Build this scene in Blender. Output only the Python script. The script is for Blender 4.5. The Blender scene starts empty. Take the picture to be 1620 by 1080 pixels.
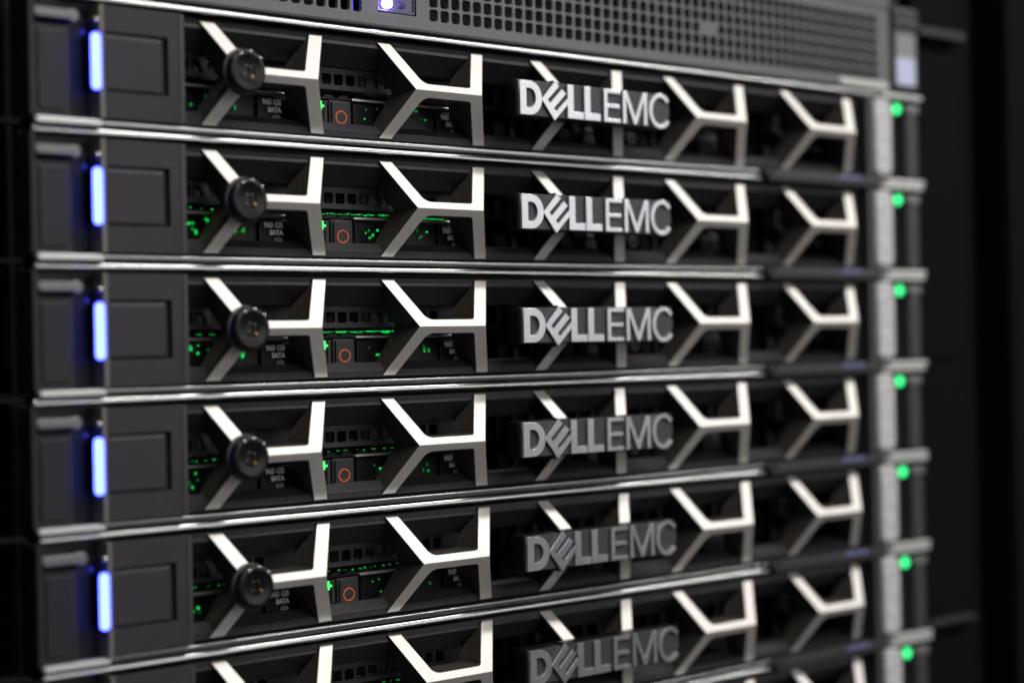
import bpy, bmesh, math, random
from mathutils import Vector, Matrix
from mathutils.geometry import tessellate_polygon
random.seed(7)
S = 0.001                                  # all lengths below are millimetres
scene = bpy.context.scene
col = scene.collection
PITCH = 44.45
ZC0 = -22.3                                # height of the top server's ridge

# ------------------------------------------------------------ camera
cam = bpy.data.cameras.new('camera'); cam_o = bpy.data.objects.new('camera', cam); col.objects.link(cam_o)
cam.sensor_width = 36; cam.lens = 68.47; cam.clip_start = 0.02; cam.clip_end = 50
yaw, pit, rol = math.radians(43.547), math.radians(0.056), math.radians(-1.134)
F = Vector((math.sin(yaw)*math.cos(pit), math.cos(yaw)*math.cos(pit), math.sin(pit)))
R0 = Vector((math.cos(yaw), -math.sin(yaw), 0)); U0 = R0.cross(F)
Rv = math.cos(rol)*R0 + math.sin(rol)*U0; Uv = -math.sin(rol)*R0 + math.cos(rol)*U0
CP = Vector((-0.3448, -0.55253, -0.1182))
M = Matrix.Identity(4)
for i in range(3):
    M[i][0] = Rv[i]; M[i][1] = Uv[i]; M[i][2] = -F[i]; M[i][3] = CP[i]
cam_o.matrix_world = M
cam.dof.use_dof = True
cam.dof.focus_distance = (Vector((0.135, 0.002, -0.11)) - CP).dot(F)
cam.dof.aperture_fstop = 4.3
scene.camera = cam_o

# ------------------------------------------------------------ world, lamps, exposure
w = bpy.data.worlds.new('World'); scene.world = w; w.use_nodes = True
bg = w.node_tree.nodes['Background']; bg.inputs[0].default_value = (0.95, 0.96, 1.0, 1); bg.inputs[1].default_value = 0.042
def ceiling_lamp(name, x0, x1, y0, y1, z, power, colr=(1, 0.985, 0.96)):
    l = bpy.data.lights.new(name, 'AREA'); l.shape = 'RECTANGLE'; l.size = x1-x0; l.size_y = y1-y0
    l.energy = power*(x1-x0)*(y1-y0); l.color = colr
    o = bpy.data.objects.new(name, l); col.objects.link(o)
    o.location = ((x0+x1)/2, (y0+y1)/2, z)   # shines straight down
    return o
PN, PF, PV = 106, 20, 4.2                    # watts per square metre of lamp: near row, far row, added badge fill panels
for x0, x1 in ((-0.55, 1.10), (1.18, 2.47), (2.84, 4.0)): ceiling_lamp('ceiling_lamp', x0, x1, -1.08, -0.92, 1.40, PN)
for x0, x1 in ((-1.2, 2.78), (2.87, 5.64), (6.4, 9.0)): ceiling_lamp('ceiling_lamp', x0, x1, -4.3, -3.7, 1.40, PF)
for x0, x1 in ((-1.2, 5.84), (6.6, 9.4)):                    # upright fill panels, out of view, added to brighten the badge letters
    o = ceiling_lamp('badge_fill', x0, x1, 0, 1.2, 0, PV); o.location = ((x0+x1)/2, -4.4, 0.52); o.rotation_euler = (math.radians(90), 0, 0)
scene.view_settings.view_transform = 'Standard'; scene.view_settings.look = 'None'
scene.view_settings.exposure = 0; scene.view_settings.gamma = 1
scene.cycles.use_denoising = True
scene.cycles.max_bounces = 8
scene.cycles.sample_clamp_indirect = 4

# ------------------------------------------------------------ materials
def mat(name, base, rough=0.5, metal=0.0, bump=0.0, bscale=600, spec=0.5, rvar=0.0, cvar=0.0, coat=0.0, scratch=0.0, cscale=60):
    m = bpy.data.materials.new(name); m.use_nodes = True
    nt = m.node_tree; b = nt.nodes['Principled BSDF']
    b.inputs['Base Color'].default_value = (*base, 1); b.inputs['Roughness'].default_value = rough
    b.inputs['Metallic'].default_value = metal; b.inputs['Specular IOR Level'].default_value = spec
    b.inputs['Coat Weight'].default_value = coat
    tc = nt.nodes.new('ShaderNodeTexCoord')
    if bump:
        n = nt.nodes.new('ShaderNodeTexNoise'); n.inputs['Scale'].default_value = bscale; n.inputs['Detail'].default_value = 3
        nt.links.new(tc.outputs['Object'], n.inputs['Vector'])
        bp = nt.nodes.new('ShaderNodeBump'); bp.inputs['Strength'].default_value = bump; bp.inputs['Distance'].default_value = 0.0003
        nt.links.new(n.outputs['Fac'], bp.inputs['Height']); nt.links.new(bp.outputs['Normal'], b.inputs['Normal'])
    if cvar or rvar:
        n2 = nt.nodes.new('ShaderNodeTexNoise'); n2.inputs['Scale'].default_value = cscale; n2.inputs['Detail'].default_value = 6
        mp = nt.nodes.new('ShaderNodeMapping'); mp.inputs['Scale'].default_value = (1 if not scratch else 0.15, 1, 1)
        nt.links.new(tc.outputs['Object'], mp.inputs['Vector']); nt.links.new(mp.outputs['Vector'], n2.inputs['Vector'])
        if cvar:
            mx = nt.nodes.new('ShaderNodeMix'); mx.data_type = 'RGBA'
            nt.links.new(n2.outputs['Fac'], mx.inputs['Factor'])
            mx.inputs['A'].default_value = (*[c*(1-cvar) for c in base], 1); mx.inputs['B'].default_value = (*[c*(1+cvar) for c in base], 1)
            nt.links.new(mx.outputs['Result'], b.inputs['Base Color'])
        if rvar:
            mr = nt.nodes.new('ShaderNodeMapRange'); mr.inputs['From Min'].default_value = 0.3; mr.inputs['From Max'].default_value = 0.7
            mr.inputs['To Min'].default_value = max(0.02, rough-rvar); mr.inputs['To Max'].default_value = rough+rvar
            nt.links.new(n2.outputs['Fac'], mr.inputs['Value']); nt.links.new(mr.outputs['Result'], b.inputs['Roughness'])
    return m
def emit(name, c, strength=1.0, noise=0.0, nscale=900):
    m = bpy.data.materials.new(name); m.use_nodes = True
    nt = m.node_tree; b = nt.nodes['Principled BSDF']
    b.inputs['Base Color'].default_value = (0.02, 0.02, 0.02, 1)
    b.inputs['Emission Color'].default_value = (*c, 1); b.inputs['Emission Strength'].default_value = strength
    if noise:
        tc = nt.nodes.new('ShaderNodeTexCoord'); n = nt.nodes.new('ShaderNodeTexNoise'); n.inputs['Scale'].default_value = nscale
        nt.links.new(tc.outputs['Object'], n.inputs['Vector'])
        mr = nt.nodes.new('ShaderNodeMapRange'); mr.inputs['From Min'].default_value = 0.35; mr.inputs['From Max'].default_value = 0.65
        mr.inputs['To Min'].default_value = strength*(1-noise); mr.inputs['To Max'].default_value = strength*(1+noise)
        nt.links.new(n.outputs['Fac'], mr.inputs['Value']); nt.links.new(mr.outputs['Result'], b.inputs['Emission Strength'])
    return m
SILVER = mat('silver_satin_paint', (0.75, 0.71, 0.67), 0.42, 0.35, bump=0.3, bscale=2800, cvar=0.07, cscale=420)
CHROME = mat('polished_steel', (0.56, 0.57, 0.56), 0.26, 1.0)
BRONZE = mat('dark_bronze_side', (0.055, 0.047, 0.040), 0.5, 0.2, bump=0.15, bscale=2500, cvar=0.2)
PLASTIC = mat('charcoal_plastic', (0.036, 0.033, 0.037), 0.5, 0.0, bump=0.22, bscale=2600, rvar=0.05, cvar=0.08, spec=0.3)
DARK = mat('dark_plastic', (0.033, 0.033, 0.036), 0.45, 0.0, bump=0.15, bscale=2200, rvar=0.06, cvar=0.1, spec=0.3)
BLACK = mat('black_plastic', (0.004, 0.004, 0.0045), 0.4, 0.0, rvar=0.06, spec=0.25)
GLOSS = mat('glossy_black', (0.012, 0.012, 0.014), 0.12, 0.0, coat=0.5)
LOCKM = mat('black_lock_metal', (0.008, 0.0077, 0.0075), 0.27, 0.0, spec=0.3)
RIM = mat('dark_lock_rim', (0.09, 0.087, 0.08), 0.35, 0.6)
LETTER = mat('brushed_letter_metal', (0.72, 0.74, 0.78), 0.27, 0.9, bump=0.05, bscale=2500, rvar=0.04)
PLATE = mat('logo_plate_grey', (0.052, 0.052, 0.058), 0.40, 0.1, bump=0.1, bscale=2500)
FASCIA = mat('grey_textured_paint', (0.165, 0.163, 0.167), 0.45, 0.2, bump=0.55, bscale=1500, cvar=0.12)
EDGE = mat('worn_edge_metal', (0.17, 0.16, 0.145), 0.45, 0.3, cvar=0.15)
CAP = mat('steel_strip', (0.62, 0.60, 0.57), 0.3, 0.85, cvar=0.1)
ORANGE = mat('orange_print', (0.75, 0.13, 0.03), 0.5)
PRINT = mat('white_print', (0.9, 0.9, 0.9), 0.6)
BRASS = mat('brass_pin', (0.55, 0.30, 0.10), 0.3, 0.9)
STEELPIN = mat('steel_pin', (0.5, 0.48, 0.45), 0.18, 1.0)
GRIP = mat('dotted_light_grip', (0.66, 0.65, 0.66), 0.42, 0.2, bump=0.9, bscale=500, cvar=0.95, cscale=330)
EARG = mat('ear_grey_plastic', (0.045, 0.043, 0.047), 0.42, 0.0, bump=0.1, bscale=2000)
EARL = mat('left_ear_plastic', (0.019, 0.018, 0.021), 0.45, 0.0, bump=0.1, bscale=2000, spec=0.35)
RACK = mat('black_powder_coat', (0.005, 0.005, 0.006), 0.6, 0.0, bump=0.4, bscale=1200, cvar=0.15, spec=0.15)
RACKG = mat('rack_side_paint', (0.004, 0.004, 0.0045), 0.8, 0.0, bump=0.3, bscale=900, cvar=0.15, spec=0.06)
LABELW = mat('white_label', (0.62, 0.65, 0.86), 0.5)
BLUE = emit('blue_led_lens', (0.046, 0.066, 1.0), 15)
BLUEDIM = emit('dim_blue_glow', (0.02, 0.03, 1.0), 0.35)
GREENP = emit('green_power_led', (0.04, 1.0, 0.26), 1.9)
GREENS = emit('green_status_led', (0.05, 1.0, 0.16), 1.5)
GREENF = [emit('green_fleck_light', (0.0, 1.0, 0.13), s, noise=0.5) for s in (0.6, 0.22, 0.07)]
VIOLET = emit('violet_led', (0.36, 0.26, 1.0), 80)
VIOLETD = emit('violet_lens_glow', (0.12, 0.08, 1.0), 0.16)

def dust(m, scale, thr, amt):
    nt = m.node_tree; b = nt.nodes['Principled BSDF']; src = b.inputs['Base Color'].links[0].from_socket
    tc = nt.nodes.new('ShaderNodeTexCoord'); v = nt.nodes.new('ShaderNodeTexVoronoi'); v.inputs['Scale'].default_value = scale
    n = nt.nodes.new('ShaderNodeTexNoise'); n.inputs['Scale'].default_value = scale*.12
    nt.links.new(tc.outputs['Object'], v.inputs['Vector']); nt.links.new(tc.outputs['Object'], n.inputs['Vector'])
    a = nt.nodes.new('ShaderNodeMath'); a.operation = 'LESS_THAN'; a.inputs[1].default_value = thr
    c = nt.nodes.new('ShaderNodeMath'); c.operation = 'GREATER_THAN'; c.inputs[1].default_value = .56
    d = nt.nodes.new('ShaderNodeMath'); d.operation = 'MULTIPLY'; e = nt.nodes.new('ShaderNodeMath'); e.operation = 'MULTIPLY'; e.inputs[1].default_value = amt
    nt.links.new(v.outputs['Distance'], a.inputs[0]); nt.links.new(n.outputs['Fac'], c.inputs[0])
    nt.links.new(a.outputs[0], d.inputs[0]); nt.links.new(c.outputs[0], d.inputs[1]); nt.links.new(d.outputs[0], e.inputs[0])
    mx = nt.nodes.new('ShaderNodeMix'); mx.data_type = 'RGBA'; mx.inputs['B'].default_value = (.38, .36, .33, 1)
    nt.links.new(e.outputs[0], mx.inputs['Factor']); nt.links.new(src, mx.inputs['A']); nt.links.new(mx.outputs['Result'], b.inputs['Base Color'])
dust(BRONZE, 900, .16, .7); dust(PLASTIC, 600, .10, .6); dust(DARK, 700, .12, .5)

# ------------------------------------------------------------ mesh helpers (mm in, metres out)
class MB:
    def __init__(s): s.v = []; s.f = []; s.m = []
    def add(s, vs, fs, mi=0):
        b = len(s.v); s.v += [tuple(c*S for c in p) for p in vs]
        s.f += [tuple(b+i for i in f) for f in fs]; s.m += [mi]*len(fs)
    def box(s, x0, x1, y0, y1, z0, z1, mi=0):
        s.add([(x0,y0,z0),(x1,y0,z0),(x1,y1,z0),(x0,y1,z0),(x0,y0,z1),(x1,y0,z1),(x1,y1,z1),(x0,y1,z1)],
              [(0,1,5,4),(1,2,6,5),(2,3,7,6),(3,0,4,7),(4,5,6,7),(3,2,1,0)], mi)
    def extx(s, prof, x0, x1, mi=0):                     # profile of (y,z) swept along x
        n = len(prof); a = [(x0,y,z) for y,z in prof]; b = [(x1,y,z) for y,z in prof]
        s.add(a+b, [(i,(i+1)%n,n+(i+1)%n,n+i) for i in range(n)] + [tuple(range(n))[::-1], tuple(range(n,2*n))], mi)
    def prism(s, outer, y0, y1, holes=(), mi=0, yf=None, yb=None):   # outline of (x,z) given thickness along y
        yf = yf or (lambda x, z: y0); yb = yb or (lambda x, z: y1)
        loops = [list(outer)] + [list(h) for h in holes]
        flat = [p for l in loops for p in l]; n = len(flat)
        vs = [(x, yf(x,z), z) for x,z in flat] + [(x, yb(x,z), z) for x,z in flat]
        if holes:
            tris = tessellate_polygon([[Vector((x, z, 0)) for x,z in l] for l in loops])
            fs = [tuple(t) for t in tris] + [tuple(n+i for i in reversed(t)) for t in tris]
        else:
            fs = [tuple(range(n)), tuple(range(2*n-1, n-1, -1))]
        o = 0
        for l in loops:
            k = len(l)
            fs += [(o+i, o+(i+1)%k, n+o+(i+1)%k, n+o+i) for i in range(k)]; o += k
        s.add(vs, fs, mi)
    def cyl(s, x, z, r, y0, y1, n=32, mi=0, rz=None, r1=None):
        rz = rz or r; k = (r1/r if r1 else 1)
        a = [(x+r*math.cos(t), y0, z+rz*math.sin(t)) for t in [2*math.pi*i/n for i in range(n)]]
        b = [(x+r*k*math.cos(t), y1, z+rz*k*math.sin(t)) for t in [2*math.pi*i/n for i in range(n)]]
        s.add(a+b, [(i,(i+1)%n,n+(i+1)%n,n+i) for i in range(n)] + [tuple(range(n))[::-1], tuple(range(n,2*n))], mi)
    def lathe(s, x, z, prof, n=40, mi=0):                # profile of (radius, y) round an axis along y
        k = len(prof); vs = []; fs = []
        for i in range(n):
            t = 2*math.pi*i/n
            vs += [(x+r*math.cos(t), y, z+r*math.sin(t)) for r, y in prof]
        for i in range(n):
            j = (i+1) % n
            fs += [(i*k+q, j*k+q, j*k+q+1, i*k+q+1) for q in range(k-1)]
        s.add(vs, fs, mi)
    def rod(s, x0, x1, y, z, r, n=14, ry=None, mi=0):     # rounded-end rod along x
        ry = ry or r; rings = [(x0, .02), (x0+.12*r, .5), (x0+.45*r, .85), (x0+r, 1), (x1-r, 1), (x1-.45*r, .85), (x1-.12*r, .5), (x1, .02)]
        vs = []; fs = []
        for xx, k in rings:
            vs += [(xx, y+ry*k*math.cos(2*math.pi*i/n), z+r*k*math.sin(2*math.pi*i/n)) for i in range(n)]
        for a in range(len(rings)-1):
            fs += [(a*n+i, a*n+(i+1)%n, (a+1)*n+(i+1)%n, (a+1)*n+i) for i in range(n)]
        fs += [tuple(range(n)), tuple(range((len(rings)-1)*n, len(rings)*n))[::-1]]
        s.add(vs, fs, mi)
    def mesh(s, name, mats, smooth=False):
        me = bpy.data.meshes.new(name); me.from_pydata(s.v, [], s.f)
        for m in (mats if isinstance(mats, (list, tuple)) else [mats]): me.materials.append(m)
        me.polygons.foreach_set('material_index', s.m)
        bm = bmesh.new(); bm.from_mesh(me); bmesh.ops.recalc_face_normals(bm, faces=bm.faces); bm.to_mesh(me); bm.free()
        if smooth:
            me.polygons.foreach_set('use_smooth', [True]*len(me.polygons)); me.set_sharp_from_angle(angle=math.radians(38))
        me.update(); return me
def put(name, me, parent=None, loc=(0,0,0), bevel=0.0, label=None):
    o = bpy.data.objects.new(name, me); col.objects.link(o); o.location = [c*S for c in loc]
    if parent: o.parent = parent
    if bevel:
        md = o.modifiers.new('bevel', 'BEVEL'); md.width = bevel*S; md.segments = 2; md.limit_method = 'ANGLE'; md.angle_limit = math.radians(32)
        md.harden_normals = False
    if label: o['label'] = label
    return o
def rrect(cx, cz, w, h, r, n=4):
    pts = []
    for qx, qz, a0 in ((1,1,0),(-1,1,90),(-1,-1,180),(1,-1,270)):
        for i in range(n+1):
            t = math.radians(a0+90*i/n); pts.append((cx+qx*(w/2-r)+r*math.cos(t), cz+qz*(h/2-r)+r*math.sin(t)))
    return pts
_fonts = {}
def text_mesh(txt, size, m, name='capacity_print'):
    cu = bpy.data.curves.new('t', 'FONT'); cu.body = txt; cu.size = size*S; cu.extrude = 0.00004; cu.offset = 0.00011; cu.align_x = 'RIGHT'
    cu.space_line = 0.9; cu.resolution_u = 3
    o = bpy.data.objects.new('t', cu); col.objects.link(o)
    dg = bpy.context.evaluated_depsgraph_get(); me = bpy.data.meshes.new_from_object(o.evaluated_get(dg)); me.name = name
    me.transform(Matrix.Rotation(math.radians(90), 4, 'X')); me.materials.clear(); me.materials.append(m)
    bpy.data.objects.remove(o); bpy.data.curves.remove(cu); return me

# ------------------------------------------------------------ shared part meshes of the slim server
YR = 6.3                                     # depth of the bright trim
UX = [6.9 + 79.8*k for k in range(1, 6)]     # right end of each ridge
def strut_mesh():
    up = [(0,0), (10.3,18.0), (4.3,18.0), (-3.7,4.4), (-4.05,3.6), (-4.6,3.0), (-5.3,2.7), (-6.2,2.62), (-25.6,2.62), (-27.0,2.85), (-28.2,3.4), (-29.2,4.2),
          (-37.4,18.0), (-43.5,18.0), (-33.6,0)]
    lo = [(x,-z) for x,z in reversed(up)]
    n = len(up); fr = lambda x,z: (x, .583*abs(z), z); bk = lambda x,z: (x, 14.2+.30*abs(z), z)
    vs = [fr(*p) for p in up] + [fr(*p) for p in lo[1:-1]]
    idx_lo = [n-1] + list(range(n, n+n-2)) + [0]
    k = len(vs); vs += [bk(*p) for p in up] + [bk(*p) for p in lo[1:-1]]
    fs = [tuple(range(n)), tuple(idx_lo), tuple(k+i for i in reversed(range(n))), tuple(k+i for i in reversed(idx_lo))]
    ring = list(range(n)) + list(range(n, n+n-2))
    side = [(ring[i], ring[(i+1)%len(ring)], k+ring[(i+1)%len(ring)], k+ring[i]) for i in range(len(ring))]
    m = MB(); m.add(vs, fs+side); m.m = [0]*4 + [1]*len(side); return m.mesh('honeycomb_strut', [SILVER, BRONZE])
me_strut = strut_mesh()

def frame_mesh():
    m = MB()
    top = [(10.7,15.5),(11.3,18.5),(11.8,18.75),(14,18.8),(24,19.0),(24,8.2),(18.2,8.4)]
    bot = [(10.7,-15.9),(11.1,-18.3),(11.7,-18.6),(14,-18.65),(24,-19.0),(24,-13.5),(17.2,-13.2),(15.2,-12.9)]
    m.extx(top, 33.4, 423.5); m.extx(bot, 33.4, 423.5)
    # black shadow-gap strips that carry the bright trim
    m.extx([(11.4,20.3),(11.4,21.9),(30,21.9),(30,19.05),(15,19.05),(15,20.3)], -10, 452, 1)
    m.extx([(11.4,-19.8),(11.4,-21.0),(30,-21.0),(30,-19.05),(15,-19.05),(15,-19.8)], -10, 452, 1)
    # dark return on the far right of the opening, and a grey jamb
    m.box(413.5, 423.4, 10.0, 24.0, -18.9, 18.9, 1)
    m.box(423.6, 429.0, 6.2, 24.0, -18.95, 18.95, 2)
    return m.mesh('bezel_frame', [PLASTIC, BLACK, EARG])
me_frame = frame_mesh()

def trim_mesh(zc, h, t0, t1):
    # rolled strip: the face curves from tilt t0 (top edge, looking up) to t1 (bottom edge)
    n = 9; tt = [math.radians(t0+(t1-t0)*i/n) for i in range(n+1)]; pts = [(0.0, 0.0)]
    ds = 1.0
    for a in tt: pts.append((pts[-1][0]-math.sin(a)*ds, pts[-1][1]-math.cos(a)*ds))
    k = (h-.5)/(pts[0][1]-pts[-1][1]); ym = sum(p[0] for p in pts)/len(pts)
    face = [((y-ym)*k+8.3, zc+(h-.5)/2+z*k) for y, z in pts]
    y0, z0 = face[0]; y1, z1 = face[-1]
    prof = [(11.6, z0+.25), (y0+.30, z0+.25), (y0+.10, z0+.17)] + face + [(y1+.10, z1-.17), (y1+.30, z1-.25), (11.6, z1-.25)]
    m = MB(); xs = [(-23.2, .55), (-22.8, .85), (-22.3, 1.0), (470.6, 1.0), (471.1, .85), (471.5, .55)]
    vs = []; N = len(prof)
    for x, q in xs: vs += [(x, 11.6+(y-11.6)*(q*.3+.7), zc+(z-zc)*q) for y, z in prof]
    fs = [(a*N+i, a*N+(i+1)%N, (a+1)*N+(i+1)%N, (a+1)*N+i) for a in range(len(xs)-1) for i in range(N)]
    fs += [tuple(range(N)), tuple(range(5*N, 6*N))[::-1]]
    m.add(vs, fs); return m.mesh('bright_trim', CHROME, True)
me_trim_t = trim_mesh(21.3, 1.95, 34, -6); me_trim_b = trim_mesh(-20.4, 1.95, 2, -12)

def panel_mesh():
    m = MB()
    m.prism([(2.1,-18.9),(33.3,-18.9),(33.3,18.7),(2.1,18.7)], 6.0, 24.0, holes=[rrect(14.8, 0, 24.6, 19.8, 0.5)])
    m.box(2.5, 27.2, 8.2, 9.0, -9.95, 9.95, 0)
    m.box(0.3, 2.0, 5.8, 24, -18.95, 18.9, 1)
    m.box(31.6, 33.5, 5.75, 6.0, -18.6, 18.4, 2)
    return m.mesh('end_panel', [PLASTIC, EDGE, EARG])
me_panel = panel_mesh()
def button_mesh():
    m = MB()
    a = [(2.8,-9.4),(25.3,-9.4),(25.3,9.5),(2.8,9.5)]; b = [(2.8,-8.9),(24.7,-8.9),(24.7,8.1),(2.8,8.1)]
    vs = [(x,6.95,z) for x,z in a]+[(x,6.35,z) for x,z in b]+[(x,8.2,z) for x,z in a]
    m.add(vs, [(4,5,6,7)]+[(i,(i+1)%4,4+(i+1)%4,4+i) for i in range(4)]+[(i,(i+1)%4,8+(i+1)%4,8+i) for i in range(4)]+[(8,9,10,11)])
    return m.mesh('release_button', PLASTIC)
me_btn = button_mesh()

def lock_meshes():
    X = 0; out = []
    m = MB(); m.lathe(X, 0, [(0,0.6),(6.6,0.6),(8.0,0.2),(8.15,-.6),(8.05,-1.2),(7.2,-1.5)], 48); m.lathe(X, 0, [(7.2,-1.5),(0,-1.5)], 48)
    out.append(('lock_rim', m.mesh('lock_rim', RIM, True)))
    m = MB(); m.lathe(X, 0, [(7.3,-1.2),(7.75,-1.9),(7.8,-3.2),(7.3,-4.1),(6.5,-4.5),(5.6,-4.35),(4.4,-3.9),(3.1,-3.75),(2.9,-2.6),(2.7,-2.6),(2.6,-3.4),(1.5,-3.4),(1.4,-2.9),(0,-2.9)], 64)
    out.append(('lock_body', m.mesh('lock_body', LOCKM, True)))
    m = MB()
    for a in (120, 84, 44):                      # polished stop pins on the shoulder
        t = math.radians(a); m.lathe(X+6.6*math.cos(t), 0.0+6.6*math.sin(t), [(0,-5.2),(.35,-5.15),(.7,-4.9),(.95,-4.4),(.95,-3.6)], 16)
    out.append(('lock_stud', m.mesh('lock_stud', STEELPIN, True)))
    m = MB()
    for a in (118, 48, 215): 
        t = math.radians(a); m.lathe(X+2.05*math.cos(t), 0.0+2.05*math.sin(t), [(0,-3.95),(.45,-3.9),(.62,-3.5),(.62,-3.0)], 14)
    out.append(('lock_pin', m.mesh('lock_pin', mat('lock_pin_metal', (0.10,0.10,0.10), 0.25, 0.6), True)))
    m = MB(); t = math.radians(-42); m.lathe(X+2.6*math.cos(t), 0.0+2.6*math.sin(t), [(0,-4.1),(.5,-4.05),(.68,-3.7),(.68,-3.0)], 14)
    out.append(('brass_contact', m.mesh('brass_contact', BRASS, True)))
    return out
LOCK = lock_meshes(); LX = UX[0]-33.7

# raised letters of the badge, outlines in mm on the server face
def arc(cx, cz, rx, rz, a0, a1, n=14): return [(cx+rx*math.cos(math.radians(a0+(a1-a0)*i/n)), cz+rz*math.sin(math.radians(a0+(a1-a0)*i/n))) for i in range(n+1)]
ZT, ZB = 6.55, -6.85; ZM = (ZT+ZB)/2; HH = (ZT-ZB)/2
LET = []
LET.append(([(179.9,ZB),(179.9,ZT)] + arc(185.1, ZM, 6.7, HH, 90, -90, 18), [[(183.3,-3.9),(183.3,3.6)] + arc(185.0, ZM, 3.45, 3.75, 90, -90, 14)], 'heavy'))
LET.append(([(191.5,-.15),(199.25,7.35),(201.45,5.35),(194.9,-.35),(196.25,-1.4),(203.0,4.55),(205.3,2.7),(198.4,-3.4),(199.7,-4.4),(206.1,1.15),(206.1,-1.6),(198.7,-8.3)], [], 'heavy'))
for x0 in (206.15, 215.75): LET.append(([(x0,ZB),(x0,ZT),(x0+3.4,ZT),(x0+3.4,-4.0),(x0+9.1,-4.0),(x0+9.1,ZB)], [], 'heavy'))
LET.append(([(227.1,ZB),(227.1,ZT),(236.8,ZT),(236.8,4.95),(229.1,4.95),(229.1,.55),(236.2,.55),(236.2,-.95),(229.1,-.95),(229.1,-5.3),(236.7,-5.3),(236.7,ZB)], [], 'thin'))
LET.append(([(238.3,ZB),(238.3,ZT),(240.7,ZT),(245.55,-3.9),(250.4,ZT),(252.8,ZT),(252.8,ZB),(250.9,ZB),(250.9,3.3),(246.35,ZB),(244.75,ZB),(240.2,3.3),(240.2,ZB)], [], 'thin'))
LET.append((arc(261.0, -.3, 6.9, 7.3, 38, 322, 30) + arc(261.0, -.3, 4.95, 5.6, 322, 38, 30), [], 'thin'))
BADGE = []
for o_, h_, kind in LET:
    m = MB(); m.prism(o_, -7.35, -6.2, holes=h_); BADGE.append(m.mesh('letter', LETTER))
def plate_mesh():
    m = MB()
    m.prism([(179.7,ZB-.1),(256.5,ZB-.1)] + arc(261.0,-.3,6.6,6.9,-110,110,20) + [(256.5,ZT+.1),(179.7,ZT+.1)], -6.3, 1.3, mi=0)
    # black body round the emblem letter and the side returns
    m.prism([(190.9,-.15),(199.25,7.8),(206.2,2.2),(206.2,-2.0),(198.7,-8.7)], -6.45, 1.2, mi=1)
    m.prism([(179.2,ZB-.45),(268,ZB-.45),(268,ZT+.45),(179.2,ZT+.45)], -5.4, 1.5, mi=1)
    m.box(200, 244, 1.4, 12, -2.2, 2.2, 1)
    return m.mesh('badge_plate', [PLATE, BLACK])
me_plate = plate_mesh()

# ears
def left_ear():
    parts = []
    m = MB(); m.box(-25.2, 6.0, 14.0, 26, -20.5, 20.8); m.box(-25.4,-23.6, 6.5, 14, -19.4, 19.8)
    parts.append(('ear_plate', m.mesh('ear_plate', EARL), 0.3))
    m = MB(); m.prism(rrect(-16.4, -4.2, 14.0, 30.5, 1.4), 8.6, 13.9); m.box(-21.5,-11.5, 8.0, 8.7, -17, 9.2)
    parts.append(('latch_lever', m.mesh('latch_lever', EARL), 0.5))
    m = MB(); m.prism(rrect(-16.0, 14.4, 14.4, 3.2, 1.4), 6.8, 13.9); m.cyl(-8.4, 14.3, 2.2, 7.4, 13.9, 20)
    parts.append(('latch_lip', m.mesh('latch_lip', mat('latch_lip_grey', (0.20,0.195,0.195), 0.35, 0.3), True), 0.4))
    m = MB(); m.prism(rrect(-5.0, -1, 7.2, 36, 1.0), 12.2, 13.9)
    parts.append(('ear_window', m.mesh('ear_window', mat('ear_window_dark', (0.010,0.010,0.012), .5, spec=.25)), 0.2))
    m = MB(); m.lathe(-.7, 13.4, [(0,5.2),(.7,5.4),(1.15,5.9),(1.25,6.8),(.9,7.2),(.9,14)], 18)
    parts.append(('clip_pin', m.mesh('clip_pin', STEELPIN, True), 0))
    m = MB(); m.prism(rrect(-1.5, -.25, 3.3, 18.8, 1.6, 7), 4.9, 5.7); m.box(-2.6, -0.2, 5.75, 14, -8.6, 8.1, 1)
    parts.append(('status_light_bar', m.mesh('status_light_bar', [BLUE, BLACK]), 0))
    m = MB(); m.lathe(-2.4, 9.9, [(0,11.4),(.7,11.5),(.9,12.2)], 12)
    parts.append(('indicator_light', m.mesh('indicator_light', BLUEDIM, True), 0))
    return parts
def right_ear():
    parts = []
    m = MB(); m.box(429.2, 468.0, 14.0, 26, -20.6, 20.8)
    parts.append(('ear_plate', m.mesh('ear_plate', DARK), 0.3))
    m = MB(); m.prism(rrect(437.6, .4, 13.4, 37.2, 4.0, 6), 6.2, 14.0)
    parts.append(('side_grip', m.mesh('side_grip', GRIP), 1.4))
    m = MB(); m.cyl(452.4, 15.2, 3.2, 9.5, 14, 28)
    parts.append(('power_button', m.mesh('power_button', BLACK, True), 0.2))
    m = MB(); m.lathe(451.8, 15.2, [(0,7.7),(1.3,7.8),(2.3,8.2),(2.55,9.4)], 24)
    parts.append(('power_light', m.mesh('power_light', GREENP, True), 0))
    m = MB(); m.prism(rrect(463.0, -3.2, 9.4, 31.0, 3.0, 6), 7.6, 14.0)
    parts.append(('latch_lever', m.mesh('latch_lever', EARG), 1.0))
    m = MB(); m.prism(rrect(462.5, 15.4, 10.5, 4.4, 1.9, 5), 6.8, 14.0)
    parts.append(('latch_lip', m.mesh('latch_lip', bpy.data.materials['latch_lip_grey']), 0.5))
    m = MB()
    for z, w_ in ((6.5,3.4),(0.4,2.6),(-7.5,3.4)):
        m.prism(rrect(452.0, z, w_, 3.6, .4), 12.9, 14.2, holes=[rrect(452.0, z, w_-1.2, 2.2, .3)])
    m.cyl(453.6, 9.6, .6, 13.3, 14.1, 10); m.cyl(451, -13.2, .8, 13.3, 14.1, 10)
    parts.append(('service_port', m.mesh('service_port', EDGE), 0))
    return parts
LEAR, REAR = left_ear(), right_ear()
SATIN = mat('satin_flange', (0.74, 0.74, 0.72), 0.38, 0.45, bump=0.1, bscale=1500)
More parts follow.
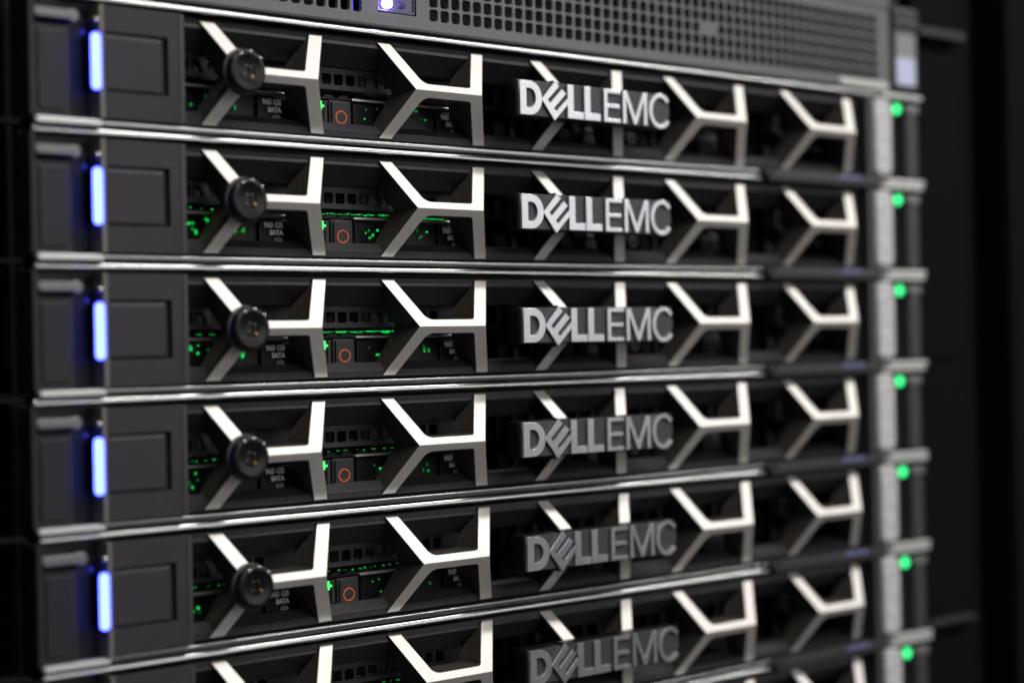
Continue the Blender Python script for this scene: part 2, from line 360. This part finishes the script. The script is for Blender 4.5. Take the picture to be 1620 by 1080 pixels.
def tip(x0, x1, z0, z1):
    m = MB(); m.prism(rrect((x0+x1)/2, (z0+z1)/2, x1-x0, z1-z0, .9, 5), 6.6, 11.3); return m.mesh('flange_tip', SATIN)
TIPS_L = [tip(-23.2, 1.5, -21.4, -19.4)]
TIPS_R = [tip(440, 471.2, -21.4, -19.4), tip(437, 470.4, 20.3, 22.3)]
def rail_strip_mesh():
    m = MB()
    m.prism(rrect(392.5, -20.5, 81, 2.5, .5), 5.9, 11.3); m.prism(rrect(390.5, -23.0, 84, 2.3, .5), 5.9, 11.3, mi=1)  # dark strips covering the right stretch of both rails
    m.prism(rrect(409, -20.5, 17, 1.9, .4), 5.75, 5.9, mi=2)  # bluish reflection painted on as a flat patch
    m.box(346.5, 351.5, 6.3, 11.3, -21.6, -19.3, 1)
    return m.mesh('dark_rail_strip', [mat('strip_dark_grey', (.05,.05,.053), .35), DARK, mat('painted_blue_reflection', (.14,.15,.30), .4)])
me_rail_strip = rail_strip_mesh()

# disk bays behind the bezel.  x is local to the bay, 86 mm apart, first bay starts at 12
def carrier(kind):
    parts = []
    m = MB()                                             # upper carrier face with a row of vent slots and a clipped corner
    outer = [(.6,0.0),(39.5,0.0),(39.5,2.0),(37.0,6.2),(32.2,9.9),(.6,9.9)]
    sl = [rrect(7.85+5.65*i, 3.95, 4.2, 4.1, .7, 2) for i in range(5)]
    sl.append([(34.1,2.0),(37.9,2.0),(37.0,4.6),(36.2,6.0),(34.1,6.0)])
    m.prism(outer, 19.6, 20.8, holes=sl); m.box(.6, 39.2, 27.5, 28.5, -.1, 9.9, 1)
    for i in (2,3): m.box(6.9+5.65*i, 9.4+5.65*i, 21.2, 22.2, 2.1, 2.35, 2)
    m.prism([(40.2,-.1),(65.4,-.1),(65.4,11.6),(33,11.6),(37.6,8.2),(40.2,4)], 24.0, 25.0, holes=[rrect(45.7+5.65*i, 4.2, 4.2, 4.1, .7, 2) for i in range(4)])
    m.box(40, 65, 29, 30, -.1, 11.6, 1)
    m.box(66.0, 84.6, 24.6, 26, -.1, 12.0); m.cyl(68.6, 10.2, 1.0, 23.4, 24.7, 12, 2)
    m.box(.6, 84.6, 21.5, 24, 10.6, 12.4, 0)
    parts.append(('upper_carrier', m.mesh('upper_carrier', [DARK, BLACK, CAP]), 0))
    m = MB(); sc = []
    for i in range(7): sc += arc(8.2+7.3*i, -3.0, 2.5, 1.15, 180, 0, 6)
    m.prism([(.6,-3.1)] + sc + [(60,-3.1),(60,-3.6),(.6,-3.6)], 19.2, 20.4)
    parts.append(('scalloped_edge', m.mesh('scalloped_edge', BLACK), 0))
    m = MB()
    m.box(.6, 84.6, 19.0, 30, -13.6, -4.4); m.box(.6, 4.0, 18.6, 19.1, -13.0, -4.8, 1); m.box(5.6, 7.0, 18.6, 19.1, -13.2, -4.6, 1)
    m.box(60.5, 84.6, 17.6, 19.1, -13.2, -5.1, 0)
    m.box(19.0, 28.5, 18.2, 19.1, -13.5, -4.6, 0)
    m.box(38.0, 41.5, 18.5, 19.1, -13.4, -4.6, 1)
    parts.append(('lower_carrier', m.mesh('lower_carrier', [BLACK, DARK]), 0.2))
    m = MB(); m.box(17.9, 84.0, 17.0, 20.0, -3.98, -3.0)
    parts.append(('carrier_handle', m.mesh('carrier_handle', CAP), 0.25))
    m = MB(); m.prism(rrect(12.9, -9.3, 8.6, 9.4, .5, 2), 17.4, 19.1); m.prism(rrect(12.9, -9.3, 10.2, 10.4, .4, 2), 18.3, 19.2)
    parts.append(('eject_button', m.mesh('eject_button', DARK), 0.25))
    m = MB(); m.prism(arc(12.6,-10.35,2.75,2.5,0,360,30)[:-1], 17.25, 17.45, holes=[arc(12.6,-10.35,2.25,2.02,0,360,30)[:-1]])
    parts.append(('orange_ring', m.mesh('orange_ring', ORANGE), 0))
    m = MB()                                             # plus-shaped glowing slot
    m.prism([(3.6,-4.7),(4.3,-4.7),(4.3,-5.9),(5.4,-6.1),(5.4,-6.9),(4.4,-7.0),(4.2,-8.0),(3.4,-8.0),(3.4,-7.0),(2.7,-6.7),(2.7,-6.1),(3.5,-5.8)], 18.2, 18.7)
    parts.append(('status_light', m.mesh('status_light', GREENS), 0))
    return parts
CARR = carrier(0)
me_t1 = text_mesh('960 GB', 2.75, PRINT); me_t2 = text_mesh('SATA', 2.45, PRINT); me_t3 = text_mesh('6Gb', 2.0, mat('grey_print', (0.3,0.3,0.3), .6))

def blank_bay():
    m = MB(); m.box(.4, 85.4, 30, 32, -14, 13)
    for i in range(9): m.box(4+9.2*i, 6.5+9.2*i, 26.5, 30.1, -13, 12)
    for i in range(4): m.cyl(14+19*i, -9.5, 3.2, 24, 30, 18, 0)
    m.box(.4, 85.4, 25, 30, -1.2, .2)
    return m.mesh('blank_bay', BLACK)
me_blank = blank_bay()
def blank_parts():
    vg = mat('cap_violet_grey', (0.10,0.098,0.115), .4); out = []
    m = MB(); m.prism(rrect(322.5, -6.1, 13.5, 3.8, .8), 18.5, 25); m.box(316.5, 328.5, 19.2, 25, -11.6, -8.2, 1); out.append(m.mesh('blank_cap', [vg, DARK]))
    m = MB(); m.prism(rrect(246.3, -6.7, 6.4, 1.7, .5), 19.5, 25); m.box(243.5, 249.0, 20.5, 25, -12, -7.6, 1); out.append(m.mesh('blank_cap', [vg, DARK]))
    m = MB(); m.prism(rrect(370.5, 4.4, 3.4, 9.5, 1.2), 19.5, 25); m.cyl(373.8, -0.6, 1.6, 19.4, 25, 14); out.append(m.mesh('bay_latch', [mat('latch_dim', (.055,.055,.065), .4), DARK]))
    m = MB(); m.prism(rrect(401.5, -6.6, 8.0, 2.6, .9), 19.5, 25); out.append(m.mesh('blank_cap', [mat('cap_dim', (.05,.05,.055), .4), DARK]))
    for cx in (272.5,):
        m = MB(); m.cyl(cx, -8.6, 2.8, 19.8, 26, 20, 0); m.cyl(cx, -8.6, 1.5, 19.4, 19.8, 16, 1); out.append(m.mesh('bay_knob', [DARK, BLACK]))
    return out
BLANKP = blank_parts()
def chassis():
    m = MB(); m.box(1, 434, 32.5, 90, -21.5, 21.8)
    return m.mesh('chassis', BLACK)
me_chassis = chassis()

# glow leaks: (x, z, w, h, tier, y)
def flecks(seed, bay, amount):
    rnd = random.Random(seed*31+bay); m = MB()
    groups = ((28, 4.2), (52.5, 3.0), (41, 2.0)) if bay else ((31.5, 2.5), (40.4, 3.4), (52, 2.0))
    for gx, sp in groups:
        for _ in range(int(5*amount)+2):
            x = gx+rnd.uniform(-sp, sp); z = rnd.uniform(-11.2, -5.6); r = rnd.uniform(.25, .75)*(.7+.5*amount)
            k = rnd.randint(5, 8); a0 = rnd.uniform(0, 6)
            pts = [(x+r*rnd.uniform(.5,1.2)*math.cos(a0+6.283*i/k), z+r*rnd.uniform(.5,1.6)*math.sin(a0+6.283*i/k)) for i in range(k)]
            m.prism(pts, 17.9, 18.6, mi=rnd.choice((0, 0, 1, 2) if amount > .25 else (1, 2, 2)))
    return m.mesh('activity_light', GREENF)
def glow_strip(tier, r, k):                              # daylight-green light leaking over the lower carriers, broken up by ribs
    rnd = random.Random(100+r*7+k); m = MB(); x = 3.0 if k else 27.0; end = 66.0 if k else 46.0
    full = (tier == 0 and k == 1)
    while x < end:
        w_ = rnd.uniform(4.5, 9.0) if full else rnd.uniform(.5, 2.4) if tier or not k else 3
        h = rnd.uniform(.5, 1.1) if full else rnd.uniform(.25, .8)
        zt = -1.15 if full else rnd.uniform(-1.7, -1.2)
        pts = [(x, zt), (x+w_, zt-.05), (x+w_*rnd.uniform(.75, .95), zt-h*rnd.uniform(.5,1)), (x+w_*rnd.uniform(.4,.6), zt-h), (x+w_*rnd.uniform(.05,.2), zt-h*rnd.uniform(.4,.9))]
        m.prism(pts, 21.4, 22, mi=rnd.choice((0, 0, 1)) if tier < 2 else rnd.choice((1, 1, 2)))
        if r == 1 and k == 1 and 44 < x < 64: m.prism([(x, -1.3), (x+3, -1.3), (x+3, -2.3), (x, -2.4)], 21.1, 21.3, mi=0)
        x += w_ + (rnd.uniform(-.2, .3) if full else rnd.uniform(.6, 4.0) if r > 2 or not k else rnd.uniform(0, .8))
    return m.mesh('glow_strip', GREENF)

LABELS = [
 'topmost slim server with bright badge, directly below the grey perforated server',
 'second slim server below the perforated one, green glow behind its lower drive row',
 'third slim server from the top, with the brightest green band between its drives',
 'fourth slim server from the top, its bezel sitting slightly further left than the others',
 'fifth slim server from the top, with dull grey badge and lock',
 'sixth slim server from the top, lowest one whose badge is still visible',
 'lowest slim server, cut off by the bottom of the photo, right green light still visible',
]
DX = [.54, .27, .12, -1.24, -.21, .08, .43]
GLOW = [None, (1, .8), (0, .9), (2, .7), (2, .5), (2, .4), None]
FLK = [.3, .6, .55, .45, .3, .2, .1]
for r in range(7):
    root = bpy.data.objects.new('rack_server', None); col.objects.link(root)
    root.empty_display_size = 0.02
    root.location = (DX[r]*S, 0, (ZC0 - r*PITCH)*S)
    root['label'] = LABELS[r]; root['category'] = 'server'; root['group'] = 'identical slim servers stacked in the rack'
    put('chassis', me_chassis, root)
    fr = put('bezel_frame', me_frame, root, bevel=.22)
    for i, u in enumerate(UX): put('honeycomb_strut', me_strut, root, (u, 0, 0), bevel=.16)
    put('bright_trim', me_trim_t, root); put('bright_trim', me_trim_b, root)
    pn = put('end_panel', me_panel, root, bevel=.18); put('release_button', me_btn, pn, bevel=.15)
    lk = None
    for n_, me_ in LOCK:
        if lk is None: lk = put('key_lock', me_, root, (LX, 0, -.2))
        else:
            q = put(n_, me_, lk)
            if n_ in ('lock_pin', 'brass_contact'): q.rotation_euler.y = math.radians([2, -9, 4, 7, -5, 11, 0][r])
    bd = put('badge_plate', me_plate, root, bevel=.15)
    for me_ in BADGE: put('letter', me_, bd, bevel=.1)
    e1 = put('left_ear', LEAR[0][1], root, bevel=.3)
    for n_, me_, b_ in LEAR[1:]: put(n_, me_, e1, bevel=b_)
    e2 = put('right_ear', REAR[0][1], root, bevel=.3)
    for n_, me_, b_ in REAR[1:]: put(n_, me_, e2, bevel=b_)
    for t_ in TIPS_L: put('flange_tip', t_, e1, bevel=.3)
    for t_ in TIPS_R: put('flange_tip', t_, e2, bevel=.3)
    put('dark_rail_strip', me_rail_strip, root, bevel=.12)
    for k in range(5):
        x0 = 12 + 86*k
        if k < 2:
            d = put('drive_bay', CARR[0][1], root, (x0, 0, 0), bevel=.12)
            for n_, me_, b_ in CARR[1:]: put(n_, me_, d, bevel=b_)
            for tm, dz, dx in ((me_t1, -7.85, 70.9), (me_t2, -10.45, 70.9), (me_t3, -12.9, 70.6)): put('capacity_print', tm, d, (dx, 17.45, dz))
            put('activity_light', flecks(r+1, k, FLK[r]), d)
            if GLOW[r]: put('glow_strip', glow_strip(GLOW[r][0], r, k), d)
        elif x0 < 410:
            put('blank_bay', me_blank, root, (x0, 0, 0))
    for me_ in BLANKP: put(me_.name.split('.')[0], me_, root, bevel=.2)

# ------------------------------------------------------------ perforated server above
ZT0 = 0.0
top = bpy.data.objects.new('perforated_server', None); col.objects.link(top); top.location = (1.9*S, 3.2*S, .62*S); top.scale = (1.0053,)*3
top['label'] = 'grey server with perforated honeycomb face and violet lit button, above the slim servers'; top['category'] = 'server'
def rel(z): return ZC0 + z
def fascia():
    m = MB(); px, pz = 5.65, 5.3; Y0, Y1 = 6.0, 7.6
    def cell(cx, cz, hole=True, w=px, h=pz):
        q = [(cx-w/2,cz-h/2),(cx+w/2,cz-h/2),(cx+w/2,cz+h/2),(cx-w/2,cz+h/2)]
        if not hole:
            m.add([(x,Y0,z) for x,z in q], [(0,1,2,3)]); return
        ring = []
        for qx,qz in ((-1,-1),(1,-1),(1,1),(-1,1)):
            c = (cx+qx*(2.2-1.1), cz+qz*(2.3-1.1)); a0 = {(-1,-1):180,(1,-1):270,(1,1):0,(-1,1):90}[(qx,qz)]
            ring.append([(c[0]+1.1*math.cos(math.radians(a0+t)), c[1]+1.1*math.sin(math.radians(a0+t))) for t in (0,30,60,90)])
        vs = [(x,Y0,z) for x,z in q]; fs = []
        for k in range(4): vs += [(x,Y0+.0,z) for x,z in ring[k]]
        for k in range(4):
            b = 4+4*k; fs += [(k,b+1,b),(k,b+2,b+1),(k,b+3,b+2)]
            fs.append((k,(k+1)%4,4+4*((k+1)%4),b+3))
        m.add(vs, fs)
        fl = [p for k in range(4) for p in ring[k]]; n = 16
        # rolled edge then wall
        cxz = (cx, cz); sh = lambda p, s: (cx+(p[0]-cx)*s, cz+(p[1]-cz)*s)
        vs = [(x,Y0,z) for x,z in fl] + [(*[sh(p,.94)[0]], Y0+.35, sh(p,.94)[1]) for p in fl] + [(sh(p,.94)[0], Y1, sh(p,.94)[1]) for p in fl]
        m.add(vs, [(i,(i+1)%n,n+(i+1)%n,n+i) for i in range(n)], 1); m.add(vs, [(n+i,n+(i+1)%n,2*n+(i+1)%n,2*n+i) for i in range(n)])
    z0 = 29.9; xs = [148.4+px*k for k in range(51)]; zs = [z0+pz*j for j in range(6)]
    for k, x in enumerate(xs):
        for j, z in enumerate(zs): cell(x, z, not (j == 2 and k in (28, 29)))
    xl = [110.8-px*k for k in range(18)]
    for x in xl:
        for z in zs: cell(x, z)
    L0, L1 = xl[-1]-px/2, xl[0]+px/2; R0_, R1_ = xs[0]-px/2, xs[-1]+px/2
    zb, zt = z0-pz/2, zs[-1]+pz/2; B, T = 23.9, 62.5
    def sheet(x0, x1, za, zc): m.add([(x0,Y0,za),(x1,Y0,za),(x1,Y0,zc),(x0,Y0,zc)], [(0,1,2,3)])
    sheet(-2, L0, zb, zt); sheet(R1_, 443.5, zb, zt)
    sheet(-2, 443.5, B, zb); sheet(-2, 443.5, zt, T)
    # region round the control panel
    sheet(L1, 120.6, zb, zt); sheet(139.6, R0_, zb, zt); sheet(120.6, 139.6, zb, 28.6); sheet(120.6, 139.6, 44, zt)
    m.box(-2, 443.5, 6.05, 12, T-.6, T); m.box(443.0, 443.5, 6.05, 20, B, T)
    m.extx([(6.0,23.9),(6.6,23.3),(12,23.3),(12,23.9)], -2, 443.5)                  # rolled lower edge
    m.extx([(10.2,22.6),(9.8,22.75),(9.8,23.1),(13,23.2),(13,22.6)], -2, 452, 2)     # dark slide under it
    m.box(-2, 443.5, 24, 60, 23.6, T-.3, 3); m.box(-2, 443.5, 7.7, 24, 23.6, 24.0, 3)
    return m.mesh('perforated_fascia', [FASCIA, EDGE, DARK, BLACK])
def shift(mb_mesh, name, bev=0, parent=None): return put(name, mb_mesh, parent or top, (0, 0, ZC0), bevel=bev)
fo = shift(fascia(), 'perforated_fascia')
m = MB()
m.prism([(120.9,28.9),(139.3,28.9),(139.3,43.8),(120.9,43.8)], 6.5, 9, holes=[rrect(130.1,36.4,17.0,13.4,.8)])
m.prism(rrect(130.1,36.4,17.2,13.6,.8), 7.0, 9)
cp = shift(m.mesh('control_panel', mat('control_panel_gloss', (0.06,0.05,0.11), .2, 0, coat=.6)), 'control_panel', .25)
m = MB(); m.lathe(125.9, 32.3, [(0,4.9),(1.0,5.1),(1.7,5.8),(1.85,7.1)], 24); shift(m.mesh('violet_light', VIOLET, True), 'violet_light', 0, cp).location = (0,0,0)
m = MB(); m.lathe(133.2, 32.6, [(0,6.3),(1.2,6.3),(1.7,6.5),(1.9,7.1)], 22); o = shift(m.mesh('push_button', VIOLETD, True), 'push_button', 0, cp); o.location = (0,0,0)
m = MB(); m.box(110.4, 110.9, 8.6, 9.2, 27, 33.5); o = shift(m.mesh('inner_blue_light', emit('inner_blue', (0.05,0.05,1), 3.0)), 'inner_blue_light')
m = MB(); m.prism(rrect(456, 44.5, 20, 40, 1.2), 5.2, 16); o = shift(m.mesh('side_ear', EARG), 'side_ear', .6)
m = MB(); m.prism(rrect(455.6, 45.5, 15.5, 13, .8), 4.9, 5.15); e = shift(m.mesh('grey_label', mat('ear_grey_label', (.28,.275,.28), .45)), 'grey_label', 0, o); e.location = (0,0,0)
m = MB(); m.prism(rrect(455.6, 33.4, 15.5, 13.2, .8), 4.85, 5.15); e = shift(m.mesh('white_label', LABELW), 'white_label', 0, o); e.location = (0,0,0)
m = MB(); m.box(446, 466, 4.6, 16, 60, 64); m.box(446, 466, 4.0, 16, 55, 58.2); e = shift(m.mesh('ear_ridge', EARG), 'ear_ridge', .5, o); e.location = (0,0,0)
m = MB(); m.prism(rrect(421, 24.9, 38, 3.6, 1.2), 4.4, 6.4); shift(m.mesh('pale_tab', mat('pale_tab_plastic', (.62,.61,.58), .4)), 'pale_tab', .4)
m = MB(); m.extx([(5.5,62.9),(5.5,67),(40,67),(40,62.9)], -2, 443.5); m.extx([(5.0,67.2),(5.0,80),(40,80),(40,67.2)], -2, 443.5); shift(m.mesh('upper_face', FASCIA), 'upper_face', .5)

# ------------------------------------------------------------ rack
rack = bpy.data.objects.new('rack_cabinet', None); col.objects.link(rack)
rack['label'] = 'black metal rack cabinet holding the stacked servers, posts at both edges of the photo'; rack['category'] = 'server rack'
ZHI, ZLO = 110, -400
m = MB(); holes = []
for r in range(-2, 9):
    for dz in (-15.9, 0, 15.9): holes.append(rrect(-34.5, ZC0-r*PITCH+dz, 9, 9, .6, 2))
m.prism([(-27.2,ZLO),(-27.2,ZHI),(-70,ZHI),(-70,ZLO)], 14, 16, holes=holes)
m.box(-70, -62, 16, 300, ZLO, ZHI)
put('mounting_post', m.mesh('mounting_post', RACK), rack, bevel=.3)
m = MB(); m.box(-60, -45, 2, 6, ZLO, ZHI)
for r in range(-2, 9): m.box(-61, -29.5, 5.0, 14, ZC0-r*PITCH-22.6, ZC0-r*PITCH-21.6)
put('cable_guide', m.mesh('cable_guide', RACK), rack, bevel=.3)
m = MB(); seams = [ZHI, 30.0, -131.0, -264.5, ZLO]
for a, b in zip(seams[:-1], seams[1:]): m.box(470.5, 511.5, 12, 16, b+.7, a-.7)
m.box(470, 530, 17, 20, ZLO, ZHI)
put('blanking_strip', m.mesh('blanking_strip', RACKG), rack, bevel=.5)
LEDGE = mat('ledge_paint', (.016,.016,.016), .5)
for za, zb_ in ((31.0, 35.0), (-263.5, -260.5)):
    m = MB(); m.box(470.5, 511.0, 7, 12, za, zb_); put('strip_ledge', m.mesh('strip_ledge', LEDGE), rack, bevel=.6)
m = MB(); m.box(512, 547, 40, 44, ZLO, ZHI); m.box(511.6, 513, 20, 44, ZLO, ZHI)
put('inner_channel', m.mesh('inner_channel', RACK), rack)
m = MB(); m.box(547.2, 720, 6, 44, ZLO, ZHI)
put('door_frame', m.mesh('door_frame', RACKG), rack, bevel=1.5)
m = MB(); m.box(-70, 720, 300, 304, ZLO, ZHI)
put('rear_panel', m.mesh('rear_panel', RACK), rack)
